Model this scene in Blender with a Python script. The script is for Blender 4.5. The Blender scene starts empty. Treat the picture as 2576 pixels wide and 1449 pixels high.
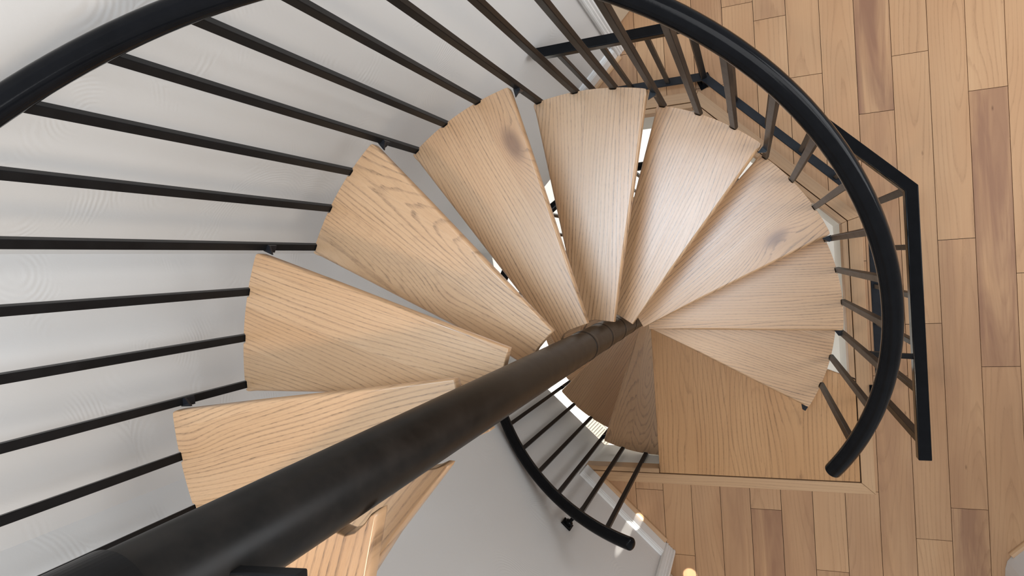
import bpy, bmesh, math, random
from mathutils import Vector, Matrix

# ------------------------------------------------------------------ camera
W_PX, H_PX = 2576.0, 1449.0
FOCAL_PX = 1603.7

def rodrigues(w):
    t = math.sqrt(sum(c * c for c in w)); k = [c / t for c in w]
    return Matrix.Rotation(t, 3, Vector(k))

R_WC = rodrigues((9.17720451e-02, -3.49427786e-01, -2.16558468e-01))   # world to camera, before the turn below
TURN = Matrix.Rotation(math.radians(-16.2), 3, 'Z')                     # planks run along world y
cam_rot = TURN @ R_WC.transposed()
CAM_LOC = Vector((0.4753, 0.2429, 3.1622))
scene = bpy.context.scene
cam_data = bpy.data.cameras.new('camera')
cam = bpy.data.objects.new('camera', cam_data)
scene.collection.objects.link(cam)
cam.matrix_world = Matrix.Translation(CAM_LOC) @ cam_rot.to_4x4()
cam_data.sensor_fit = 'HORIZONTAL'; cam_data.sensor_width = 36.0
cam_data.lens = FOCAL_PX / W_PX * 36.0
cam_data.clip_start = 0.01; cam_data.clip_end = 60
scene.camera = cam

# ------------------------------------------------------------------ light
world = bpy.data.worlds.new('world'); scene.world = world; world.use_nodes = True
bg = world.node_tree.nodes['Background']
bg.inputs['Color'].default_value = (0.97, 0.98, 1.0, 1)
bg.inputs['Strength'].default_value = 0.60

def area_light(name, loc, target, sx, sy, power, color):
    l = bpy.data.lights.new(name, 'AREA'); l.shape = 'RECTANGLE'; l.size = sx; l.size_y = sy
    l.energy = power; l.color = color
    o = bpy.data.objects.new(name, l); scene.collection.objects.link(o)
    o.location = loc
    o.rotation_euler = (Vector(target) - Vector(loc)).to_track_quat('-Z', 'Y').to_euler()
    return o
area_light('skylight_window', (-0.36, 0.68, 5.6), (-0.36, 0.68, 0), 1.45, 1.1, 125, (0.64, 0.82, 1.0))
area_light('east_window_light', (4.4, -0.6, 4.2), (-1.0, 0.0, 1.9), 3.4, 2.6, 128, (0.98, 0.985, 1.0))
area_light('mid_fill_light', (4.6, 0.7, 1.9), (-0.9, 0.3, 0.9), 2.4, 1.6, 62, (0.95, 0.97, 1.0))  # added fill to brighten the shaft walls behind the treads, no known window
area_light('ceiling_lamp_light', (-0.05, -0.80, 3.95), (-0.15, -0.2, 2.3), 0.22, 0.22, 15, (1.0, 0.80, 0.60))
area_light('lower_room_light', (-1.6, -1.6, -0.7), (-1.4, -1.3, -2.8), 1.2, 1.2, 80, (1.0, 0.97, 0.92))  # added area light that keeps the lower level bright
area_light('lower_hall_light', (-0.6, 2.0, -0.7), (-0.6, 1.2, -2.8), 1.0, 1.0, 40, (1.0, 0.97, 0.94))  # added fill, bounces light up onto the lining of the opening

def sun_sliver(name, loc, target, angle, power):
    l = bpy.data.lights.new(name, 'SPOT'); l.energy = power; l.spot_size = math.radians(angle); l.spot_blend = 0.25
    l.shadow_soft_size = 0.004; l.color = (1.0, 0.95, 0.86)
    o = bpy.data.objects.new(name, l); scene.collection.objects.link(o); o.location = loc
    o.rotation_euler = (Vector(target) - Vector(loc)).to_track_quat('-Z', 'Y').to_euler()
sun_sliver('sun_through_gap', (0.04, -0.84, 2.7), (-0.140, -1.03, 0.27), 1.15, 1100)
sun_sliver('sun_on_baseboard', (0.075, -0.845, 2.7), (-0.112, -1.038, 0.05), 0.85, 1100)
sun_sliver('sun_on_floor', (0.35, -1.0, 3.9), (0.115, -1.315, 0.0), 0.55, 1500)

scene.view_settings.view_transform = 'Standard'
scene.view_settings.look = 'None'
scene.view_settings.gamma = 1.0
scene.view_settings.exposure = 0.0
scene.view_settings.use_curve_mapping = False

# ------------------------------------------------------------------ helpers
COL = scene.collection

def link(name, me, mat=None, parent=None):
    o = bpy.data.objects.new(name, me); COL.objects.link(o)
    if mat: me.materials.append(mat)
    if parent: o.parent = parent
    return o

def empty(name, loc, label, cat, group=None):
    o = bpy.data.objects.new(name, None); COL.objects.link(o); o.location = loc
    o['label'] = label; o['category'] = cat
    if group: o['group'] = group
    o.empty_display_size = 0.05
    return o

def struct(o, label=None):
    o['kind'] = 'structure'
    if label: o['label'] = label
    return o

def new_bm(): return bmesh.new()

def finish(bm, name, mat=None, parent=None, smooth=False, bevel=0, seg=2, angle=35):
    bmesh.ops.recalc_face_normals(bm, faces=bm.faces)
    me = bpy.data.meshes.new(name); bm.to_mesh(me); bm.free()
    if smooth:
        for p in me.polygons: p.use_smooth = True
    o = link(name, me, mat, parent)
    if parent is not None and parent.type == 'EMPTY':
        off = parent.location
        me.transform(Matrix.Translation(-Vector(off)))
    elif parent is not None and parent.parent is not None:
        me.transform(Matrix.Translation(-Vector(parent.parent.location)))
    if bevel:
        b = o.modifiers.new('bevel', 'BEVEL'); b.width = bevel; b.segments = seg
        b.limit_method = 'ANGLE'; b.angle_limit = math.radians(angle)
        b.harden_normals = False
    return o

def add_prism(bm, poly, z0, z1):
    lo = [bm.verts.new((x, y, z0)) for x, y in poly]
    hi = [bm.verts.new((x, y, z1)) for x, y in poly]
    n = len(poly)
    bm.faces.new(hi); bm.faces.new(lo[::-1])
    for i in range(n):
        j = (i + 1) % n
        bm.faces.new((lo[i], lo[j], hi[j], hi[i]))

def add_bar(bm, a, b, w, h, up=(0, 0, 1), twist=0.0):
    """rectangular bar from a to b, w across, h along up"""
    a = Vector(a); b = Vector(b); d = (b - a).normalized(); up = Vector(up)
    if abs(d.dot(up)) > 0.99: up = Vector((1, 0, 0))
    s = d.cross(up).normalized(); u = s.cross(d).normalized()
    if twist:
        q = Matrix.Rotation(twist, 3, d); s = q @ s; u = q @ u
    ra = [bm.verts.new(a + s * (sx * w / 2) + u * (sy * h / 2)) for sx, sy in ((-1, -1), (1, -1), (1, 1), (-1, 1))]
    rb = [bm.verts.new(b + s * (sx * w / 2) + u * (sy * h / 2)) for sx, sy in ((-1, -1), (1, -1), (1, 1), (-1, 1))]
    bm.faces.new(ra[::-1]); bm.faces.new(rb)
    for i in range(4):
        j = (i + 1) % 4
        bm.faces.new((ra[i], ra[j], rb[j], rb[i]))

def add_vbar(bm, x, y, z0, z1, w, ang):
    c, s = math.cos(ang), math.sin(ang); h = w / 2
    add_prism(bm, [(x + c * a - s * b, y + s * a + c * b) for a, b in ((-h, -h), (h, -h), (h, h), (-h, h))], z0, z1)

def add_tube(bm, pts, r, seg=20, cap=True, ry=None):
    """round tube along pts with rounded ends; ry: vertical radius"""
    pts = [Vector(p) for p in pts]; ry = ry or r
    rings = []
    n = len(pts)
    prof = []
    if cap:
        d0 = (pts[1] - pts[0]).normalized(); d1 = (pts[-1] - pts[-2]).normalized()
        for k in (0.12, 0.5, 0.8): prof.append((pts[0] - d0 * r * 0.45 * (1 - k), d0, math.sin(math.acos(1 - k)) if k < 1 else 1))
    for i, p in enumerate(pts):
        d = (pts[min(i + 1, n - 1)] - pts[max(i - 1, 0)]).normalized()
        prof.append((p, d, 1.0))
    if cap:
        for k in (0.8, 0.5, 0.12): prof.append((pts[-1] + d1 * r * 0.45 * (1 - k), d1, math.sin(math.acos(1 - k))))
    for p, d, f in prof:
        up = Vector((0, 0, 1)) if abs(d.z) < 0.95 else Vector((1, 0, 0))
        s = d.cross(up).normalized(); u = s.cross(d).normalized()
        rings.append([bm.verts.new(p + s * (math.cos(2 * math.pi * k / seg) * r * f) + u * (math.sin(2 * math.pi * k / seg) * ry * f)) for k in range(seg)])
    for a, b in zip(rings, rings[1:]):
        for k in range(seg):
            j = (k + 1) % seg
            bm.faces.new((a[k], a[j], b[j], b[k]))
    bm.faces.new(rings[0][::-1]); bm.faces.new(rings[-1])

def add_lathe(bm, x, y, prof, seg=48):
    rings = [[bm.verts.new((x + r * math.cos(2 * math.pi * k / seg), y + r * math.sin(2 * math.pi * k / seg), z)) for k in range(seg)] for r, z in prof]
    for a, b in zip(rings, rings[1:]):
        for k in range(seg):
            j = (k + 1) % seg
            bm.faces.new((a[k], a[j], b[j], b[k]))
    bm.faces.new(rings[0][::-1]); bm.faces.new(rings[-1])

def clip_half(poly, nx, ny, c):
    """keep nx*x+ny*y >= c"""
    out = []
    for i in range(len(poly)):
        a, b = poly[i], poly[(i + 1) % len(poly)]
        da, db = nx * a[0] + ny * a[1] - c, nx * b[0] + ny * b[1] - c
        if da >= 0: out.append(a)
        if (da > 0 > db) or (da < 0 < db):
            t = da / (da - db); out.append((a[0] + t * (b[0] - a[0]), a[1] + t * (b[1] - a[1])))
    return out

# ------------------------------------------------------------------ materials
class NT:
    def __init__(self, name):
        self.m = bpy.data.materials.new(name); self.m.use_nodes = True
        self.nt = self.m.node_tree; self.bsdf = self.nt.nodes['Principled BSDF']
    def n(self, t, **kw):
        nd = self.nt.nodes.new(t)
        for k, v in kw.items(): setattr(nd, k, v)
        return nd
    def l(self, a, b): self.nt.links.new(a, b)
    def val(self, s, x):
        if hasattr(x, 'links') or isinstance(x, bpy.types.NodeSocket): self.l(x, s)
        else: s.default_value = x
    def math(self, op, a, b=None, c=None, clamp=False):
        nd = self.n('ShaderNodeMath', operation=op); nd.use_clamp = clamp
        self.val(nd.inputs[0], a)
        if b is not None: self.val(nd.inputs[1], b)
        if c is not None: self.val(nd.inputs[2], c)
        return nd.outputs[0]
    def comb(self, x, y, z):
        nd = self.n('ShaderNodeCombineXYZ')
        for s, v in zip(nd.inputs, (x, y, z)): self.val(s, v)
        return nd.outputs[0]
    def noise(self, vec, scale=1.0, detail=2.0, rough=0.5, dist=0.0, out=0):
        nd = self.n('ShaderNodeTexNoise'); self.l(vec, nd.inputs['Vector'])
        nd.inputs['Scale'].default_value = scale; nd.inputs['Detail'].default_value = detail
        nd.inputs['Roughness'].default_value = rough; nd.inputs['Distortion'].default_value = dist
        return nd.outputs[out]
    def ramp(self, fac, stops, interp='LINEAR'):
        nd = self.n('ShaderNodeValToRGB'); nd.color_ramp.interpolation = interp
        e = nd.color_ramp.elements
        while len(e) < len(stops): e.new(0.5)
        for el, (p, c) in zip(e, stops):
            el.position = p; el.color = (*c, 1) if len(c) == 3 else c
        self.l(fac, nd.inputs[0]); return nd.outputs[0]
    def mix(self, fac, a, b, mode='MIX'):
        nd = self.n('ShaderNodeMix', data_type='RGBA', blend_type=mode)
        self.val(nd.inputs[0], fac)
        for s, v in ((nd.inputs[6], a), (nd.inputs[7], b)):
            if isinstance(v, tuple): s.default_value = (*v, 1)
            else: self.l(v, s)
        return nd.outputs[2]
    def bump(self, h, strength, dist=0.002):
        nd = self.n('ShaderNodeBump'); nd.inputs['Strength'].default_value = strength
        nd.inputs['Distance'].default_value = dist
        self.l(h, nd.inputs['Height']); self.l(nd.outputs[0], self.bsdf.inputs['Normal'])

def grey(v): return (v, v, v)

def wood_material(name, light, mid, dark, ring_freq=42.0, ring_amt=0.55, pore_amt=0.6, strips=0.0, rough=0.38, tone_dark=None, coat=0.0, strip_amt=0.5, spec=0.5, arch_amp=0.10, arch_freq=2.0, stain=None):
    """oak: uses attributes gu (along the grain), gv (across), pr (a number per board), tone"""
    k = NT(name)
    def attr(nm):
        a = k.n('ShaderNodeAttribute'); a.attribute_name = nm; return a
    g = attr('grain'); pr = attr('pr').outputs['Fac']
    sep = k.n('ShaderNodeSeparateXYZ'); k.l(g.outputs['Vector'], sep.inputs[0])
    u, v = sep.outputs[0], sep.outputs[1]
    seed = k.math('MULTIPLY', pr, 57.0)
    if strips:
        sid = k.math('FLOOR', k.math('DIVIDE', k.math('ADD', v, k.math('MULTIPLY', pr, 0.31)), strips))
        wn = k.n('ShaderNodeTexWhiteNoise', noise_dimensions='2D')
        k.l(k.comb(sid, seed, 0.0), wn.inputs['Vector'])
        srand = wn.outputs['Value']
        seed = k.math('ADD', seed, k.math('MULTIPLY', srand, 91.0))
        vc = k.math('SUBTRACT', v, k.math('MULTIPLY', k.math('ADD', sid, 0.5), strips))
    else:
        srand = pr; vc = v
    # slow wander of the rings
    w1 = k.noise(k.comb(k.math('MULTIPLY', u, 1.5), k.math('MULTIPLY', v, 4.0), seed), 1.0, 1.0, 0.5)
    w2 = k.noise(k.comb(k.math('MULTIPLY', u, 2.6), k.math('MULTIPLY', v, 12.0), k.math('ADD', seed, 7.0)), 1.0, 2.0, 0.5)
    # a cone cut lengthwise gives the arches of flat-sawn oak
    s1 = k.math('SINE', k.math('MULTIPLY', seed, 3.7)); s2 = k.math('SINE', k.math('MULTIPLY', seed, 5.3))
    y0 = k.math('MULTIPLY', s1, 0.06)
    dy = k.math('SUBTRACT', v if not strips else vc, y0)
    dz = k.math('MULTIPLY_ADD', k.math('SINE', k.math('MULTIPLY_ADD', u, arch_freq, seed)), arch_amp, 0.02)
    r = k.math('SQRT', k.math('ADD', k.math('MULTIPLY', dy, dy), k.math('MULTIPLY', dz, dz)))
    r = k.math('ADD', r, k.math('MULTIPLY', k.math('SUBTRACT', w1, 0.5), 0.055))
    r = k.math('ADD', r, k.math('MULTIPLY', k.math('SUBTRACT', w2, 0.5), 0.012))
    # knots bend the rings round them
    kn_a = attr('knot'); ks = k.n('ShaderNodeSeparateXYZ'); k.l(kn_a.outputs['Vector'], ks.inputs[0])
    kd2 = k.math('ADD', k.math('POWER', k.math('MULTIPLY', ks.outputs[0], 11.0), 2.0), k.math('POWER', k.math('MULTIPLY', ks.outputs[1], 24.0), 2.0))
    kb = k.math('DIVIDE', ks.outputs[2], k.math('ADD', 1.0, kd2))
    r = k.math('ADD', r, k.math('MULTIPLY', kb, 0.06))
    w3 = k.noise(k.comb(k.math('MULTIPLY', u, 3.5), k.math('MULTIPLY', v, 75.0), k.math('ADD', seed, 17.0)), 1.0, 1.0, 0.5)
    r = k.math('ADD', r, k.math('MULTIPLY', k.math('SUBTRACT', w3, 0.5), 0.007))
    ph = k.math('FRACT', k.math('MULTIPLY', r, ring_freq * 2.3))
    lw = k.math('MULTIPLY_ADD', w3, 0.5, 0.40)
    ring = k.math('MULTIPLY', k.math('MULTIPLY', k.math('SUBTRACT', ph, lw, clamp=True), 3.2, clamp=True), k.math('MULTIPLY_ADD', ph, -12.0, 12.0, clamp=True))
    ring_fade = k.noise(k.comb(k.math('MULTIPLY', u, 2.5), k.math('MULTIPLY', v, 9.0), k.math('ADD', seed, 3.0)), 1.0, 1.0, 0.5)
    ring = k.math('MULTIPLY', ring, k.math('MULTIPLY_ADD', ring_fade, 1.6, 0.05, clamp=True))
    # pores: short dark dashes along the grain
    po = k.noise(k.comb(k.math('MULTIPLY', u, 70.0), k.math('MULTIPLY', v, 520.0), seed), 1.0, 2.0, 0.55)
    po = k.math('MULTIPLY_ADD', po, 6.0, -3.1, clamp=True)
    po2 = k.noise(k.comb(k.math('MULTIPLY', u, 2.2), k.math('MULTIPLY', v, 150.0), k.math('ADD', seed, 21.0)), 1.0, 3.0, 0.6)
    big = k.noise(k.comb(k.math('MULTIPLY', u, 1.6), k.math('MULTIPLY', v, 5.0), k.math('ADD', seed, 11.0)), 1.0, 2.0, 0.5)
    base = k.mix(k.math('MULTIPLY_ADD', big, 1.8, -0.4, clamp=True), light, mid)
    if strips: base = k.mix(k.math('MULTIPLY', srand, strip_amt), base, mid)
    base = k.mix(k.math('MULTIPLY_ADD', po2, 1.2, -0.45, clamp=True), base, mid)
    f = k.math('MULTIPLY', ring, k.math('MULTIPLY_ADD', po, 0.35 * ring_amt, 0.72 * ring_amt))
    base = k.mix(f, base, dark)
    f2 = k.math('MULTIPLY', po, k.math('MULTIPLY', k.math('ADD', ring, 0.12), pore_amt))
    base = k.mix(k.math('MINIMUM', f2, 0.8), base, dark)
    core = k.math('MULTIPLY_ADD', k.math('MULTIPLY', kb, kb), 2.2, -0.9, clamp=True)
    base = k.mix(k.math('MULTIPLY', core, 0.75), base, tuple(c * 0.6 for c in dark))
    halo = k.math('MULTIPLY', k.math('MULTIPLY_ADD', kb, 1.7, -0.7, clamp=True), 0.5)
    base = k.mix(halo, base, (0.33, 0.16, 0.08))
    if tone_dark is not None:
        t = attr('tone').outputs['Fac']
        st = k.noise(k.comb(k.math('MULTIPLY', u, 1.5), k.math('MULTIPLY', v, 14.0), k.math('ADD', seed, 31.0)), 1.0, 3.0, 0.6, 0.6)
        st = k.math('MULTIPLY', k.math('MULTIPLY_ADD', st, 3.0, -0.85, clamp=True), t)
        base = k.mix(st, base, tone_dark)
        base = k.mix(k.math('MULTIPLY', pr, 0.35), base, mid)
        # knots and mineral streaks
        kn = k.n('ShaderNodeTexVoronoi'); kn.inputs['Scale'].default_value = 1.0
        k.l(k.comb(k.math('MULTIPLY', u, 3.2), k.math('MULTIPLY', v, 9.0), seed), kn.inputs['Vector'])
        kd = k.math('MULTIPLY_ADD', kn.outputs['Distance'], -22.0, 1.0, clamp=True)
        base = k.mix(k.math('MULTIPLY', kd, 0.75), base, (0.09, 0.035, 0.015))
    if stain:
        sd = k.math('ADD', k.math('POWER', k.math('MULTIPLY', k.math('SUBTRACT', u, stain[0]), 8.0), 2.0), k.math('POWER', k.math('MULTIPLY', k.math('SUBTRACT', v, stain[1]), 14.0), 2.0))
        sn = k.noise(k.comb(k.math('MULTIPLY', u, 14.0), k.math('MULTIPLY', v, 30.0), 4.0), 1.0, 3.0, 0.6)
        sm = k.math('MULTIPLY', k.math('SUBTRACT', 1.0, sd, clamp=True), k.math('MULTIPLY_ADD', sn, 3.0, -0.6, clamp=True))
        base = k.mix(k.math('MULTIPLY', sm, 0.85), base, (0.15, 0.105, 0.07))
    k.l(base, k.bsdf.inputs['Base Color'])
    k.l(k.math('MULTIPLY_ADD', po2, 0.14, rough - 0.07), k.bsdf.inputs['Roughness'])
    k.bsdf.inputs['Specular IOR Level'].default_value = spec
    if coat:
        k.bsdf.inputs['Coat Weight'].default_value = coat; k.bsdf.inputs['Coat Roughness'].default_value = 0.28
    hgt = k.math('SUBTRACT', 1.0, k.math('ADD', k.math('MULTIPLY', po, 0.8), k.math('MULTIPLY', ring, 0.5)))
    k.bump(hgt, 0.07, 0.0010)
    return k.m

def grain_attrs(o, fn_uv, pr, tone=0.0, knot=None):
    """store grain coordinates per vertex; fn_uv(x,y,z)->(u,v)"""
    me = o.data
    a = me.attributes.new('grain', 'FLOAT_VECTOR', 'POINT')
    for i, vt in enumerate(me.vertices):
        uu, vv = fn_uv(vt.co.x, vt.co.y, vt.co.z); a.data[i].vector = (uu, vv, 0)
    if knot:
        kv = me.attributes.new('knot', 'FLOAT_VECTOR', 'POINT')
        for i, vt in enumerate(me.vertices):
            uu, vv = fn_uv(vt.co.x, vt.co.y, vt.co.z); kv.data[i].vector = (uu - knot[0], vv - knot[1], knot[2])
    me.attributes.new('pr', 'FLOAT', 'POINT'); me.attributes.new('tone', 'FLOAT', 'POINT')
    p = me.attributes['pr']; t = me.attributes['tone']
    for i in range(len(me.vertices)):
        p.data[i].value = pr; t.data[i].value = tone

M = {}
M['tread'] = wood_material('oak_tread', (0.68, 0.455, 0.275), (0.52, 0.30, 0.15), (0.12, 0.066, 0.035), ring_freq=40, strips=0.105, rough=0.31, ring_amt=0.85, pore_amt=0.8, spec=0.62, coat=0.28, strip_amt=0.75)
M['landing'] = wood_material('oak_landing', (0.64, 0.375, 0.18), (0.50, 0.265, 0.115), (0.16, 0.075, 0.03), ring_freq=24, strips=0.16, rough=0.46, spec=0.35, ring_amt=0.8, strip_amt=0.8, stain=(-0.66, 0.34))
M['plank'] = wood_material('floor_board', (0.57, 0.355, 0.195), (0.455, 0.25, 0.125), (0.21, 0.105, 0.05), ring_freq=30, ring_amt=0.42, pore_amt=0.18, rough=0.45, spec=0.35, tone_dark=(0.22, 0.105, 0.065), arch_amp=0.06, arch_freq=1.7)
M['trim_wood'] = wood_material('trim_board', (0.58, 0.365, 0.20), (0.47, 0.275, 0.14), (0.26, 0.14, 0.07), ring_freq=30, ring_amt=0.30, pore_amt=0.25, rough=0.45)

def metal(name, col, rough, mott=0.0, col2=None, spec=0.25):
    k = NT(name)
    tc = k.n('ShaderNodeTexCoord').outputs['Object']
    n1 = k.noise(tc, 22.0, 4.0, 0.6)
    c2 = col2 or tuple(c * 1.6 for c in col)
    k.l(k.mix(k.math('MULTIPLY_ADD', n1, 2.0, -0.6, clamp=True), col, c2), k.bsdf.inputs['Base Color'])
    k.l(k.math('MULTIPLY_ADD', n1, mott, rough - mott / 2), k.bsdf.inputs['Roughness'])
    k.bump(k.noise(tc, 160.0, 3.0, 0.6), 0.06, 0.001)
    k.bsdf.inputs['Specular IOR Level'].default_value = spec
    return k.m
M['rail'] = metal('black_gloss_enamel', (0.004, 0.0042, 0.005), 0.12, 0.03, spec=0.10)
M['bar'] = metal('black_satin_steel', (0.007, 0.007, 0.0075), 0.36, 0.12, spec=0.13)
M['pole'] = metal('worn_black_steel', (0.005, 0.0045, 0.004), 0.36, 0.2, (0.016, 0.0125, 0.010), spec=0.22)
M['bracket'] = metal('black_bracket', (0.010, 0.011, 0.014), 0.25, 0.1)

def plaster():
    k = NT('combed_plaster')
    tc = k.n('ShaderNodeTexCoord').outputs['Object']
    warp = k.noise(tc, 3.0, 2.0, 0.5, out=1)
    vadd = k.n('ShaderNodeVectorMath', operation='MULTIPLY_ADD')
    k.l(warp, vadd.inputs[0]); vadd.inputs[1].default_value = (0.05, 0.05, 0.05); k.l(tc, vadd.inputs[2])
    vo = k.n('ShaderNodeTexVoronoi'); vo.inputs['Scale'].default_value = 4.2; k.l(vadd.outputs[0], vo.inputs['Vector'])
    d = k.math('MULTIPLY', vo.outputs['Distance'], 150.0)
    d = k.math('ADD', d, k.math('MULTIPLY', k.noise(tc, 14.0, 2.0, 0.5), 7.0))
    s = k.math('SINE', d)
    mask = k.noise(tc, 6.0, 2.0, 0.5)
    mask = k.math('MULTIPLY_ADD', mask, 6.0, -3.0, clamp=True)
    fine = k.noise(tc, 90.0, 3.0, 0.6)
    h = k.math('ADD', k.math('MULTIPLY', s, k.math('MULTIPLY', mask, 0.30)), k.math('MULTIPLY', fine, 0.35))
    h = k.math('ADD', h, k.math('MULTIPLY', k.noise(tc, 9.0, 2.0, 0.5), 1.2))
    k.bump(h, 0.35, 0.0016)
    k.bsdf.inputs['Base Color'].default_value = (0.665, 0.66, 0.645, 1)
    k.bsdf.inputs['Roughness'].default_value = 0.42
    k.bsdf.inputs['Specular IOR Level'].default_value = 0.35
    return k.m
M['plaster'] = plaster()
def plain(name, col, rough=0.5, bump=0.0):
    k = NT(name); tc = k.n('ShaderNodeTexCoord').outputs['Object']
    n1 = k.noise(tc, 7.0, 3.0, 0.5)
    k.l(k.mix(n1, col, tuple(c * 0.95 for c in col)), k.bsdf.inputs['Base Color'])
    k.bsdf.inputs['Roughness'].default_value = rough
    if bump: k.bump(k.noise(tc, 120.0, 3.0, 0.5), bump, 0.001)
    return k.m
M['white_trim'] = plain('white_gloss_paint', (0.80, 0.81, 0.80), 0.28)
M['drywall'] = plain('cream_drywall', (0.88, 0.86, 0.80), 0.6, 0.1)
M['door'] = plain('beige_door_paint', (0.55, 0.45, 0.33), 0.45)
M['gap'] = plain('dark_gap', (0.035, 0.02, 0.012), 0.8)
M['lower_floor'] = plain('white_lower_floor', (0.85, 0.84, 0.82), 0.35)
M['register'] = plain('tan_register_metal', (0.50, 0.42, 0.33), 0.4)
M['slot'] = plain('register_slot', (0.10, 0.085, 0.07), 0.6)

# ------------------------------------------------------------------ stair numbers
H = 0.23                       # riser
DTH = math.radians(26.823)
TH1 = math.radians(-32.4)      # nosing angle of the first tread above the landing
R_OUT = 0.7965
R_BAL = 0.8005
BAL_OFF = math.radians(7.77)
POLE_R = 0.0455
RAIL_H = 0.897
TH = 0.027                     # tread thickness
WID = math.radians(27.0)
LO_TH1 = math.radians(-114.2)  # nosing angle of the first tread below the landing
LOW_FLOOR = -12 * H

def pol(r, a): return (r * math.cos(a), r * math.sin(a))

def tread_outline():
    """local outline: x along the nosing, y to the back"""
    pts = [(0.065, -0.043), (0.30, -0.0295), (0.55, -0.0155)]
    n = 40
    notches = [BAL_OFF + i * DTH / 3 for i in range(3)]
    a = 0.0
    samples = []
    N = 60
    for i in range(N + 1): samples.append(WID * i / N)
    hw = 0.0118 / R_OUT
    for nc in notches:
        samples = [s for s in samples if abs(s - nc) > hw * 1.02]
        for f in (-1, -0.96, -0.7, -0.3, 0.3, 0.7, 0.96, 1): samples.append(nc + f * hw)
    samples = [q for q in samples if 0.0115 < q < WID - 0.013]
    samples.sort()
    pts += [(0.770, -0.0018), (0.784, -0.0009), (0.7925, 0.0012), (0.7958, 0.0048)]
    for s in samples:
        r = R_OUT
        for nc in notches:
            f = (s - nc) / hw
            if abs(f) < 0.98: r = R_OUT - 0.0062 * (1.0 if abs(f) < 0.72 else 0.62)
        if s > WID: continue
        pts.append(pol(r, s))
    ca, sa = math.cos(WID), math.sin(WID)
    for rr, tt in ((0.7960, -0.0065), (0.7935, -0.0028), (0.7890, -0.0005), (0.782, 0.0)): pts.append((rr * ca - tt * sa, rr * sa + tt * ca))
    pts += [(0.68, 0.3463), (0.45, 0.2445), (0.15, 0.1115), (0.006, 0.0605), (0.000, 0.0570), (0.008, 0.0515), (0.022, 0.0500), (0.040, 0.0445), (0.051, 0.036), (0.0575, 0.018), (0.060, 0.0), (0.062, -0.02)]
    return pts
OUTL = tread_outline()
def outline_insets(pts):
    """outward normal and rounding width of every outline point: broad on the long edges, narrow on the rim"""
    out = []; n = len(pts)
    for i, p in enumerate(pts):
        a, b = pts[i - 1], pts[(i + 1) % n]
        n1 = Vector((p[1] - a[1], a[0] - p[0])).normalized(); n2 = Vector((b[1] - p[1], p[0] - b[0])).normalized()
        m = (n1 + n2).normalized(); f = 1 / max(0.75, m.dot(n1))
        r = math.hypot(*p)
        if r > 0.782 and p[1] > -0.001 or r > 0.785: d = 0.0017
        elif r < 0.085: d = 0.0022
        else: d = 0.0075
        out.append((m.x * f, m.y * f, d))
    return out
INSET = outline_insets(OUTL)

stair = empty('spiral_staircase', (0, 0, LOW_FLOOR), 'spiral staircase of pale oak wedge treads winding round a black steel centre pole', 'staircase')
rng = random.Random(5)

def make_tread(th, z, idx):
    c, s = math.cos(th), math.sin(th)
    def w(p): return (c * p[0] - s * p[1], s * p[0] + c * p[1])
    bm = new_bm()
    rings = []
    for f, dz in ((0.35, z - TH), (0.0, z - TH + 0.003), (0.0, z - 0.0075), (0.10, z - 0.0045), (0.32, z - 0.0020), (0.62, z - 0.0006), (1.0, z)):
        rings.append([bm.verts.new((*w((p[0] - nx * d * f, p[1] - ny * d * f)), dz)) for p, (nx, ny, d) in zip(OUTL, INSET)])
    n = len(OUTL)
    for ra, rb in zip(rings, rings[1:]):
        for i in range(n):
            j = (i + 1) % n
            q = bm.faces.new((ra[i], ra[j], rb[j], rb[i])); q.smooth = True
    bm.faces.new(rings[-1]); bm.faces.new(rings[0][::-1])
    o = finish(bm, 'tread', M['tread'], stair)
    for p in o.data.polygons:
        if len(p.vertices) > 4: p.use_smooth = False
    def uv(x, y, zz):
        lx, ly = c * x + s * y, -s * x + c * y
        # grain follows the middle of the wedge
        m = math.radians(TREAD_GRAIN.get(idx, 13)); return (math.cos(m) * lx + math.sin(m) * ly, -math.sin(m) * lx + math.cos(m) * ly)
    kn = None
    if idx in TREAD_KNOTS:
        kx, ky, ka = TREAD_KNOTS[idx]; m = math.radians(TREAD_GRAIN[idx])
        kn = (math.cos(m) * kx + math.sin(m) * ky, -math.sin(m) * kx + math.cos(m) * ky, ka)
    grain_attrs(o, uv, rng.random(), knot=kn)
    # steel clip under the nosing, reaching back to the last baluster of the tread below
    bm = new_bm()
    add_prism(bm, [w(p) for p in ((0.768, -0.004), (0.792, -0.004), (0.798, -0.020), (0.784, -0.024))], z - TH - 0.006, z - TH - 0.0005)
    add_prism(bm, [w(p) for p in ((0.785, -0.024), (0.798, -0.024), (0.798, -0.004), (0.785, -0.004))], z - TH - 0.03, z - TH - 0.001)
    add_prism(bm, [w(p) for p in ((0.74, 0.01), (0.79, 0.01), (0.79, 0.04), (0.74, 0.04))], z - TH - 0.004, z - TH - 0.0005)
    finish(bm, 'bracket', M['bracket'], o)
    # steel arm under the tread, from the hub outwards
    bm = new_bm()
    add_prism(bm, [w(pol(r, a)) for r, a in ((0.085, math.radians(6)), (0.70, math.radians(11)), (0.70, math.radians(14)), (0.085, math.radians(22)))], z - TH - 0.028, z - TH - 0.0008)
    finish(bm, 'support_arm', M['bracket'], o)
    if idx >= 7: return o
    bm = new_bm()
    add_lathe(bm, 0, 0, [(0.0456, z - 0.060), (0.0468, z - 0.056), (0.0468, z - 0.032), (0.0456, z - 0.0275)], 40)
    finish(bm, 'hub_ring', M['pole'], o, smooth=True)
    return o
TREAD_KNOTS = {6: (0.631, 0.033, 1.0), 7: (0.33, 0.127, 0.55), 9: (0.75, 0.075, 0.5), 3: (0.631, 0.063, 0.9)}   # tread-local place and strength
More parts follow.
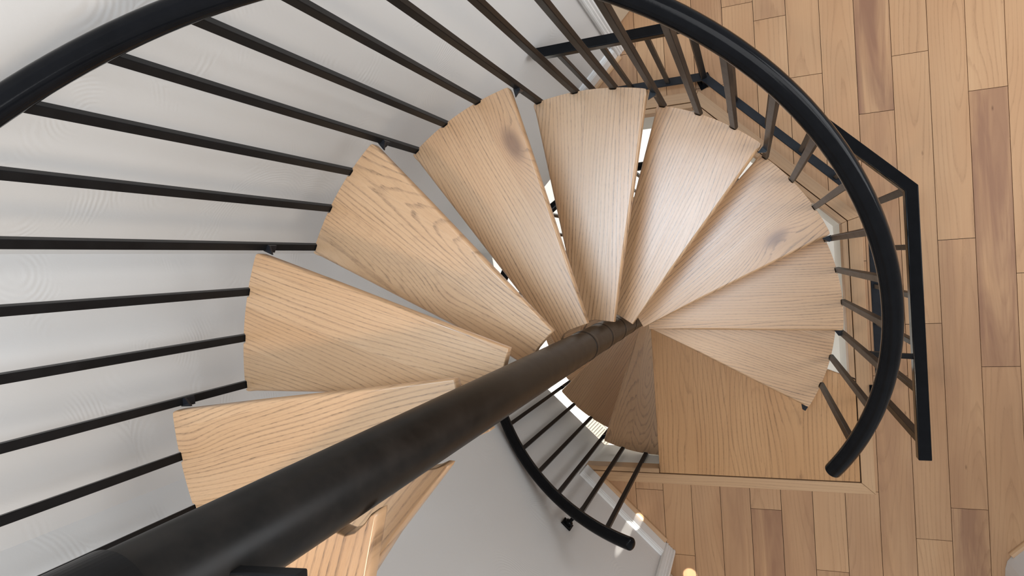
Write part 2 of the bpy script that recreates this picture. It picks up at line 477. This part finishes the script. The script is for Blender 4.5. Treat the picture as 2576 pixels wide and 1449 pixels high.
TREAD_GRAIN = {1: 13, 2: 4, 3: 16, 4: 14, 5: 8, 6: 14, 7: 15, 8: 6, 9: 9, 10: 16, 11: 12}
for kk in range(1, 12):
    make_tread(TH1 + (kk - 1) * DTH, kk * H, kk)
for j in range(1, 12):
    make_tread(LO_TH1 - (j - 1) * DTH, -j * H, -j)

bm = new_bm()
add_lathe(bm, 0, 0, [(POLE_R, LOW_FLOOR), (POLE_R, -1.0), (POLE_R, 0.5), (POLE_R, 2.0), (POLE_R, 2.90), (POLE_R - 0.004, 2.905)], 64)
o = finish(bm, 'centre_pole', M['pole'], stair, smooth=True)
o.modifiers.new('split', 'EDGE_SPLIT').split_angle = math.radians(40)
# steel collar and top plate at the head of the pole
bm = new_bm()
add_lathe(bm, 0, 0, [(POLE_R + 0.0003, 2.820), (0.0485, 2.8215), (0.0485, 2.93), (POLE_R - 0.004, 2.932)], 64)
finish(bm, 'pole_collar', M['bar'], stair)
bm = new_bm()
add_prism(bm, [(0.116, 0.006), (0.112, -0.075), (-0.12, -0.12), (-0.12, -0.05), (-0.055, -0.035), (0.02, 0.0)], 2.735, 2.750)
finish(bm, 'top_plate', M['bar'], stair, bevel=0.002)

# ------------------------------------------------------------------ stair railings
def rail_z(th, th_ref, z_ref): return z_ref + RAIL_H + (0.048 if z_ref < 0 else 0.0) + (th - th_ref) / DTH * H
def helix(th0, th1, th_ref, z_ref, r=R_BAL - 0.003, step=2.0):
    n = max(8, int(abs(th1 - th0) / math.radians(step)))
    return [(*pol(r, th0 + (th1 - th0) * i / n), rail_z(th0 + (th1 - th0) * i / n, th_ref, z_ref)) for i in range(n + 1)]

HR = 0.0245
def railing(label, specs, th_start, th_end, th_ref, z_ref):
    a0 = specs[0]
    root = empty('stair_railing', (*pol(R_BAL, a0[0]), a0[1]), label, 'railing')
    bm = new_bm(); add_tube(bm, helix(th_start, th_end, th_ref, z_ref), HR, 24)
    o = finish(bm, 'handrail', M['rail'], root, smooth=True)
    for th, z in specs:
        x, y = pol(R_BAL, th)
        bm = new_bm(); add_vbar(bm, x, y, z - 0.042, rail_z(th, th_ref, z_ref) - HR * 0.75, 0.0185, th)
        finish(bm, 'baluster', M['bar'], root, bevel=0.0018, seg=2)
    return root
up_specs = [(TH1 + (k - 1) * DTH + BAL_OFF + i * DTH / 3, k * H) for k in range(1, 11) for i in range(3)]
up_ref = TH1 + BAL_OFF
upper = railing('black steel railing with glossy round handrail curling along the upper oak treads', up_specs, math.radians(-32.3), up_specs[-1][0] + 0.15, up_ref, H)
lo_ref = LO_TH1 + BAL_OFF
lo_specs = [(LO_TH1 + BAL_OFF + DTH / 3, -H), (LO_TH1 + BAL_OFF, -H)]
for j in range(2, 12):
    for i in (2, 1, 0): lo_specs.append((LO_TH1 - (j - 1) * DTH + BAL_OFF + i * DTH / 3, -j * H))
lower = railing('short black handrail and bars descending beside the grey wall, below the thick pole', lo_specs, math.radians(-89.6), lo_specs[-1][0] - 0.1, lo_ref, -H)
# wall bracket of the lower handrail
P0 = Vector((-0.312, -0.853, 0.60)); P1 = Vector((-0.226, -0.767, 0.575))
bm = new_bm()
nrm = Vector((1, 1, 0)).normalized(); tng = Vector((1, -1, 0)).normalized()
add_bar(bm, P0 - nrm * 0.004, P0 + nrm * 0.006, 0.05, 0.05)
add_tube(bm, [P0 + nrm * 0.004, P0 + nrm * 0.03 + Vector((0, 0, 0.002)), P0 + nrm * 0.07 + Vector((0, 0, 0.0)), P1 - nrm * 0.03 + Vector((0, 0, 0.02)), P1 - nrm * 0.008], 0.008, 12)
add_tube(bm, [P0 + nrm * 0.005, P0 + nrm * 0.016], 0.017, 16)
finish(bm, 'wall_bracket', M['rail'], lower, bevel=0.003)

# ------------------------------------------------------------------ guard railing round the opening
G_BOT, G_TOP = 0.10, 0.815
GX, GNY, GS = 0.966, 1.057, 1.378
gp = [(-0.262, GNY), (GS - GNY, GNY), (GX, GS - GX), (GX, -0.462)]
guard = empty('guard_railing', (GX, -0.40, 0.0), 'low black square-tube guard rail standing on the plank floor around the stair opening', 'railing')
def poly_rail(bm, pts, w, z0, z1):
    n = len(pts); L = []; Rr = []
    for i, p in enumerate(pts):
        p = Vector(p)
        if i == 0: d = (Vector(pts[1]) - p).normalized(); m = Vector((-d.y, d.x)); f = 1
        elif i == n - 1: d = (p - Vector(pts[-2])).normalized(); m = Vector((-d.y, d.x)); f = 1
        else:
            d0 = (p - Vector(pts[i - 1])).normalized(); d1 = (Vector(pts[i + 1]) - p).normalized()
            m = (Vector((-d0.y, d0.x)) + Vector((-d1.y, d1.x))).normalized(); f = 1 / max(0.3, m.dot(Vector((-d0.y, d0.x))))
        L.append(p + m * (w / 2 * f)); Rr.append(p - m * (w / 2 * f))
    rings = [[bm.verts.new((a.x, a.y, z0)), bm.verts.new((b.x, b.y, z0)), bm.verts.new((b.x, b.y, z1)), bm.verts.new((a.x, a.y, z1))] for a, b in zip(L, Rr)]
    for a, b in zip(rings, rings[1:]):
        for i in range(4):
            j = (i + 1) % 4; bm.faces.new((a[i], a[j], b[j], b[i]))
    bm.faces.new(rings[0][::-1]); bm.faces.new(rings[-1])
bm = new_bm(); poly_rail(bm, gp, 0.038, G_TOP - 0.038, G_TOP)
finish(bm, 'top_rail', M['rail'], guard, bevel=0.003, seg=3)
gb = [gp[0], gp[1], gp[2], (GX, -0.41)]
bm = new_bm(); poly_rail(bm, gb, 0.036, G_BOT - 0.012, G_BOT)
finish(bm, 'bottom_rail', M['bracket'], guard, bevel=0.002)
thin = [(GX, 0.225), (GX, 0.066), (GX, -0.090), (GX, -0.245)]
t = math.sqrt(0.5)
for q in (0.2, 0.4, 0.6, 0.8):
    a, b = gp[1], gp[2]; thin.append((a[0] + (b[0] - a[0]) * q, a[1] + (b[1] - a[1]) * q))
thin += [(0.164, GNY), (-0.003, GNY), (-0.17, GNY)]
for i, (x, y) in enumerate(thin):
    ang = math.radians(45) if 4 <= i < 8 else 0
    bm = new_bm(); add_vbar(bm, x, y, G_BOT - 0.006, G_TOP - 0.037, 0.0185, ang)
    finish(bm, 'baluster', M['bar'], guard, bevel=0.0015)
for x, y, ang in ((gp[1][0], gp[1][1], 22), (gp[2][0], gp[2][1], 22), (GX, -0.405, 0)):
    bm = new_bm(); add_vbar(bm, x, y, 0.004, G_TOP - 0.037, 0.026, math.radians(ang))
    po = finish(bm, 'post', M['bar'], guard, bevel=0.002)
    bm = new_bm(); add_vbar(bm, x, y, 0.004, 0.012, 0.062, math.radians(ang))
    for sx in (-0.021, 0.021):
        c, s = math.cos(math.radians(ang)), math.sin(math.radians(ang))
        add_lathe(bm, x + c * sx, y + s * sx, [(0.007, 0.011), (0.007, 0.016), (0.004, 0.019)], 12)
    finish(bm, 'foot_plate', M['rail'], po, bevel=0.001)
bx, by = pol(R_BAL, TH1 + BAL_OFF + 2 * DTH / 3)
bm = new_bm(); add_bar(bm, (bx + 0.008, by, 0.945), (GX - 0.014, -0.127, 0.80), 0.017, 0.012)
finish(bm, 'brace', M['bar'], guard, bevel=0.002)

# ------------------------------------------------------------------ mid-level floor
OE, OS, ON, OD = 0.861, -0.792, 0.947, 1.204      # opening edges: east, south, north, and x+y on the chamfer
SE_, SS, SN, SD = 0.885, -0.816, 0.971, 1.238     # seams between nosing strip and outer board
TE, TS, TN, TD = 0.940, -0.866, 1.021, 1.309      # outer edges of the trim boards
A_OFF = 1.335      # wall back: y = x + A_OFF
C_OFF = -1.170     # wall front: x + y = C_OFF
PITCH = 0.1345; X0 = 0.683
joints = {-1: [1.293], -2: [-0.964], -5: [-1.217], 0: [1.012, -1.231], 2: [0.81, -0.336], 3: [1.037, -0.112], 5: [0.845, -0.30], 4: [0.240, -0.907], 6: [0.084, 1.31]}
def zones(poly):
    out = []
    out.append(clip_half(poly, 1, 0, TE))
    p = clip_half(poly, -1, 0, -TE)
    if p:
        q = clip_half(p, 0, -1, -TS)
        if q: q = clip_half(q, 1, 1, C_OFF - 0.16)
        out.append(q)
        q = clip_half(p, 0, 1, TN)
        if q: q = clip_half(q, 1, -1, -A_OFF - 0.14)
        out.append(q)
        q = clip_half(p, 0, -1, -TN)
        if q: q = clip_half(q, 1, 1, TD)
        out.append(q)
    return [z for z in out if z and len(z) >= 3]
bm = new_bm()
plank_info = []
rp = random.Random(11)
YMIN, YMAX = -2.6, 3.0
for i in range(-14, 22):
    x0, x1 = X0 + i * PITCH, X0 + (i + 1) * PITCH
    js = list(joints.get(i, []))
    lo = min(js) if js else rp.uniform(-1.0, 0.2); hi = max(js) if js else lo
    if not js: js = [lo]
    y = lo
    while y > YMIN: y -= rp.uniform(0.75, 1.35); js.append(y)
    y = hi
    while y < YMAX: y += rp.uniform(0.75, 1.35); js.append(y)
    js = sorted(js)
    for a, b in zip(js, js[1:]):
        if b - a < 0.05: continue
        mx, my = (x0 + x1) / 2, (a + b) / 2
        tone = rp.choice((0, 0, 0.15, 0.3, 0.45))
        if i == 2 and a > 0.7 and a < 0.9: tone = 1.0
        if i == 5 and a < 0 and b > 0.5: tone = 0.9
        if i == 4 and b < -0.8: tone = 0.7
        if i == -2 and b < -0.9: tone = 1.0
        rect = [(x0 + 0.0011, a + 0.0011), (x1 - 0.0011, a + 0.0011), (x1 - 0.0011, b - 0.0011), (x0 + 0.0011, b - 0.0011)]
        pr = rp.random(); oy = rp.uniform(-0.04, 0.04)
        for z in zones(rect):
            n0 = len(bm.verts); add_prism(bm, z, -0.014, 0.0)
            plank_info += [(pr, tone, mx + oy)] * (len(z) * 2)
me = bpy.data.meshes.new('floor'); bm.to_mesh(me); bm.free()
floor = link('floor', me, M['plank']); struct(floor)
for nm_, ty_ in (('grain', 'FLOAT_VECTOR'), ('pr', 'FLOAT'), ('tone', 'FLOAT')): me.attributes.new(nm_, ty_, 'POINT')
a_g, a_p, a_t = (me.attributes[q] for q in ('grain', 'pr', 'tone'))
for i, (pr, tone, mx) in enumerate(plank_info):
    v = me.vertices[i].co
    a_g.data[i].vector = (v.y, v.x - mx, 0); a_p.data[i].value = pr; a_t.data[i].value = tone
# sub-floor slab under the planks, cut in convex pieces round the opening
def slab(name, z0, z1, e, s, n, d, mat):
    bm = new_bm()
    big = [(-2.2, YMIN), (3.4, YMIN), (3.4, YMAX), (-2.2, YMAX)]
    P = [clip_half(big, 1, 0, e)]
    W_ = clip_half(big, -1, 0, -e)
    P.append(clip_half(clip_half(W_, 0, -1, -s), 1, 1, C_OFF - 0.16))
    P.append(clip_half(clip_half(W_, 0, 1, n), 1, -1, -A_OFF - 0.14))
    P.append(clip_half(clip_half(W_, 0, -1, -n), 1, 1, d))
    for p in P:
        if p: add_prism(bm, p, z0, z1)
    return struct(finish(bm, name, mat))
slab('floor_slab', -0.42, -0.079, OE + 0.012, OS - 0.012, ON + 0.012, OD + 0.017, M['drywall'])
slab('floor_underlay', -0.0785, -0.0145, SE_ + 0.004, SS - 0.004, SN + 0.004, SD + 0.006, M['gap'])

# trim boards: outer board and inner nosing strip on each side of the opening
def corner(kind, a, b):   # intersections used for mitres
    pass
def trim(name, outer, inner, uvax):
    bm = new_bm(); add_prism(bm, outer, -0.0140, 0.0025)
    n1 = len(bm.verts)
    if inner: add_prism(bm, inner, -0.078, -0.0005)
    o = struct(finish(bm, name, M['trim_wood'], bevel=0.0015, seg=2))
    d = Vector(uvax).normalized()
    grain_attrs(o, lambda x, y, z: (d.x * x + d.y * y, -d.y * x + d.x * y + z), rng.random())
    return o
g = 0.0014
yE_o, yE_s, yE_i = TD - TE, SD - SE_, OD - OE
xN_o, xN_s, xN_i = TD - TN, SD - SN, OD - ON
LAND_Y = -0.335
trim('trim_1', [(SE_ + g, SS), (TE, TS), (TE, yE_o), (SE_ + g, yE_s)], [(OE, LAND_Y), (SE_ - g, LAND_Y - 0.012), (SE_ - g, yE_s), (OE, yE_i)], (0, 1))
trim('trim_2', [(SE_ + g, yE_s + g), (TE, yE_o + g), (xN_o + g, TN), (xN_s + g, SN + g)], [(OE, yE_i + g), (SE_ - g, yE_s), (xN_s, SN - g), (xN_i + g, ON)], (-1, 1))
trim('trim_3', [(xN_s, SN + g), (xN_o, TN), (TN - A_OFF + 0.0, TN), (SN - A_OFF, SN + g)], [(xN_i, ON), (xN_s, SN - g), (SN - A_OFF, SN - g), (ON - A_OFF, ON)], (1, 0))
trim('trim_4', [(SE_ + g, SS - g), (TE - 0.001, TS), (C_OFF - TS, TS), (C_OFF - SS, SS - g)], [(-0.003, OS), (-0.003, SS + g), (C_OFF - SS, SS + g), (C_OFF - OS, OS)], (1, 0))
# white baseboard strip low down on the lower edge of the opening lining is part of the slab above

# landing
landing = empty('stair_landing', (0.45, -0.45, 0), 'square-cornered oak landing board flush with the plank floor where the spiral starts', 'landing')
bm = new_bm()
lp = [(0.0, -0.065), (0.0, SS + 0.003), (SE_ - 0.003, SS + 0.003), (SE_ - 0.003, -0.352), (0.80, -0.318), (0.065, -0.02), (0.055, -0.036), (0.03, -0.058)]
add_prism(bm, lp, -0.035, 0.0005)
o = finish(bm, 'platform', M['landing'], landing, bevel=0.002)
grain_attrs(o, lambda x, y, z: (y, x), 0.37)
bm = new_bm(); add_prism(bm, [(0.02, -0.10), (0.86, -0.40), (0.86, -0.76), (0.02, -0.76)], -0.10, -0.0355)
finish(bm, 'support_frame', M['bracket'], landing)

# ------------------------------------------------------------------ walls
ZT = 5.7; ZB = -0.42
PA = (-0.987, 0.348); PC = (-0.930, -0.240)
r2 = math.sqrt(0.5)
def along(p, d, s): return (p[0] + d[0] * s, p[1] + d[1] * s)
def wall_slab(name, p, q, out, z0, z1, mat, th=0.12):
    bm = new_bm()
    add_prism(bm, [p, q, (q[0] + out[0] * th, q[1] + out[1] * th), (p[0] + out[0] * th, p[1] + out[1] * th)], z0, z1)
    return struct(finish(bm, name, mat))
A_END = (-0.085, -0.085 + A_OFF)
C_END = (0.0, C_OFF)
wall_slab('wall_back', PA, A_END, (-r2, r2), ZB, ZT, M['plaster'])
wall_slab('wall_front', PC, C_END, (-r2, -r2), ZB, ZT, M['plaster'])
dv = Vector((PA[0] - PC[0], PA[1] - PC[1])).normalized()
wall_slab('wall_left', PC, PA, (-dv.y, dv.x), ZB, ZT, M['plaster'])

# baseboards with a moulded cap and a wooden shoe
def baseboard(name, p, q, inward):
    """profile swept from p to q; inward = unit vector from the wall into the room"""
    prof = [(0.0, 0.0), (0.014, 0.0), (0.014, 0.095), (0.0115, 0.102), (0.0125, 0.108), (0.008, 0.116), (0.009, 0.121), (0.005, 0.128), (0.0, 0.131)]
    bm = new_bm()
    ends = []
    for e in (p, q):
        ends.append([bm.verts.new((e[0] + inward[0] * a, e[1] + inward[1] * a, 0.003 + z)) for a, z in prof])
    n = len(prof)
    for i in range(n):
        j = (i + 1) % n; bm.faces.new((ends[0][i], ends[0][j], ends[1][j], ends[1][i]))
    bm.faces.new(ends[0][::-1]); bm.faces.new(ends[1])
    return struct(finish(bm, name, M['white_trim']))
def shoe(name, p, q, inward, off=0.0145):
    prof = [(0.0, 0.0), (0.018, 0.0), (0.017, 0.008), (0.011, 0.015), (0.0, 0.018)]
    bm = new_bm(); ends = []
    for e in (p, q):
        ends.append([bm.verts.new((e[0] + inward[0] * (a + off), e[1] + inward[1] * (a + off), 0.003 + z)) for a, z in prof])
    n = len(prof)
    for i in range(n):
        j = (i + 1) % n; bm.faces.new((ends[0][i], ends[0][j], ends[1][j], ends[1][i]))
    bm.faces.new(ends[0][::-1]); bm.faces.new(ends[1])
    o = struct(finish(bm, name, M['trim_wood'])); d = (Vector(q) - Vector(p)).normalized()
    grain_attrs(o, lambda x, y, z: (d.x * x + d.y * y, -d.y * x + d.x * y + z), rng.random()); return o
bA0 = (ON - A_OFF + 0.0, ON)
baseboard('baseboard_back', (SN - 0.02 - A_OFF, SN - 0.02), A_END, (r2, -r2))
shoe('trim_5', (TN - A_OFF + 0.005, TN + 0.005), (A_END[0] + 0.006, A_END[1] + 0.006), (r2, -r2))
baseboard('baseboard_front', (C_OFF - (SS + 0.02), SS + 0.02), C_END, (r2, r2))
shoe('trim_6', (C_OFF - TS + 0.003, TS - 0.003), (C_END[0] - 0.004, C_END[1] + 0.004), (r2, r2))

# door openings at the far ends of both slanting walls: fluted casing, jamb and beige door
def fluted_casing(name, p, d, inward, z1=2.15, w=0.065):
    prof = [(0, 0), (0, 0.010), (0.006, 0.016), (0.012, 0.018), (0.016, 0.012), (0.024, 0.016), (0.030, 0.012), (0.038, 0.016), (0.044, 0.012), (0.052, 0.018), (0.060, 0.014), (w, 0.008), (w, 0)]
    bm = new_bm()
    add_prism(bm, [(p[0] + d[0] * a + inward[0] * b, p[1] + d[1] * a + inward[1] * b) for a, b in prof], 0.003, z1)
    return struct(finish(bm, name, M['white_trim']))
fluted_casing('trim_7', A_END, (r2, r2), (r2, -r2))
fluted_casing('trim_8', C_END, (r2, -r2), (r2, r2))
def door_unit(name, p, d, outw, width=0.78, z1=2.1):
    """recessed slab door starting at p along d, set back along outw"""
    q0 = along(p, d, 0.062); q1 = along(p, d, 0.062 + width)
    bm = new_bm()
    a, b = along(q0, outw, 0.085), along(q1, outw, 0.085)
    add_prism(bm, [a, b, along(b, outw, 0.035), along(a, outw, 0.035)], 0.006, z1)
    o = finish(bm, name, M['door'], bevel=0.003); struct(o)
    bm = new_bm()
    add_prism(bm, [along(p, d, 0.002), q0, along(q0, outw, 0.13), along(along(p, d, 0.002), outw, 0.13)], 0.003, ZT)
    return o, struct(finish(bm, name.replace('door', 'trim').replace('_1', '_9').replace('_2', '_10'), M['white_trim']))
door_unit('door_1', A_END, (r2, r2), (-r2, r2))
door_unit('door_2', C_END, (r2, -r2), (-r2, -r2))

# right wall corner, bottom right of the view
bm = new_bm()
q = [(1.425, -1.100), (1.425 + 1.5 * r2, -1.100 + 1.5 * r2), (1.425 + 1.5 * r2 + 0.12, -1.100 + 1.5 * r2 - 0.12), (1.56, -1.29), (1.41, -1.29), (1.401, -1.20), (1.404, -1.15), (1.412, -1.118)]
add_prism(bm, q, 0.003, 3.0)
struct(finish(bm, 'wall_right', M['plaster']))
shoe('trim_11', (1.430, -1.097), (1.425 + 1.4 * r2, -1.100 + 1.4 * r2), (-r2, r2), off=0.001)

# ------------------------------------------------------------------ lower level
bm = new_bm(); add_prism(bm, [(-4.5, -4.5), (3.5, -4.5), (3.5, 4.5), (-4.5, 4.5)], LOW_FLOOR - 0.1, LOW_FLOOR)
struct(finish(bm, 'floor_lower', M['lower_floor']))
for nm, poly in (('wall_lower_west', [(-4.5, -4.5), (-4.4, -4.5), (-4.4, 4.5), (-4.5, 4.5)]), ('wall_lower_north', [(-4.4, 4.4), (3.4, 4.4), (3.4, 4.5), (-4.4, 4.5)]),
                 ('wall_lower_south', [(-4.4, -4.5), (3.4, -4.5), (3.4, -4.4), (-4.4, -4.4)]), ('wall_lower_east', [(3.4, -4.5), (3.5, -4.5), (3.5, 4.5), (3.4, 4.5)])):
    bm = new_bm(); add_prism(bm, poly, LOW_FLOOR, -0.421); struct(finish(bm, nm, M['drywall']))
# ceiling of the lower level to the west of the stair shaft
bm = new_bm()
add_prism(bm, [(-4.5, -4.5), (C_OFF - 0.17 + 4.5, -4.5), (PC[0] - 0.09, PC[1] - 0.09), (PA[0] - 0.09, PA[1] + 0.09), (4.5 - A_OFF - 0.17, 4.5), (-4.5, 4.5)], -0.50, -0.43)
struct(finish(bm, 'ceiling_lower', M['drywall']))
# floor register seen past the edge of the lower treads
reg = empty('floor_register', (-0.97, -1.36, LOW_FLOOR), 'small tan slotted floor register on the white floor far below the treads', 'vent')
def reg_pt(a, b):
    d = Vector((0.0, 1.0)); return (-0.97 + a * r2 + b * r2, -1.36 - a * r2 + b * r2)
bm = new_bm(); add_prism(bm, [reg_pt(-0.15, -0.06), reg_pt(0.15, -0.06), reg_pt(0.15, 0.08), reg_pt(-0.15, 0.08)], LOW_FLOOR + 0.001, LOW_FLOOR + 0.008)
finish(bm, 'face_plate', M['register'], reg, bevel=0.001)
bm = new_bm()
for i in range(11):
    a = -0.13 + i * 0.026
    add_prism(bm, [reg_pt(a, -0.045), reg_pt(a + 0.007, -0.045), reg_pt(a + 0.007, 0.065), reg_pt(a, 0.065)], LOW_FLOOR + 0.0082, LOW_FLOOR + 0.0088)
finish(bm, 'slots', M['slot'], reg)
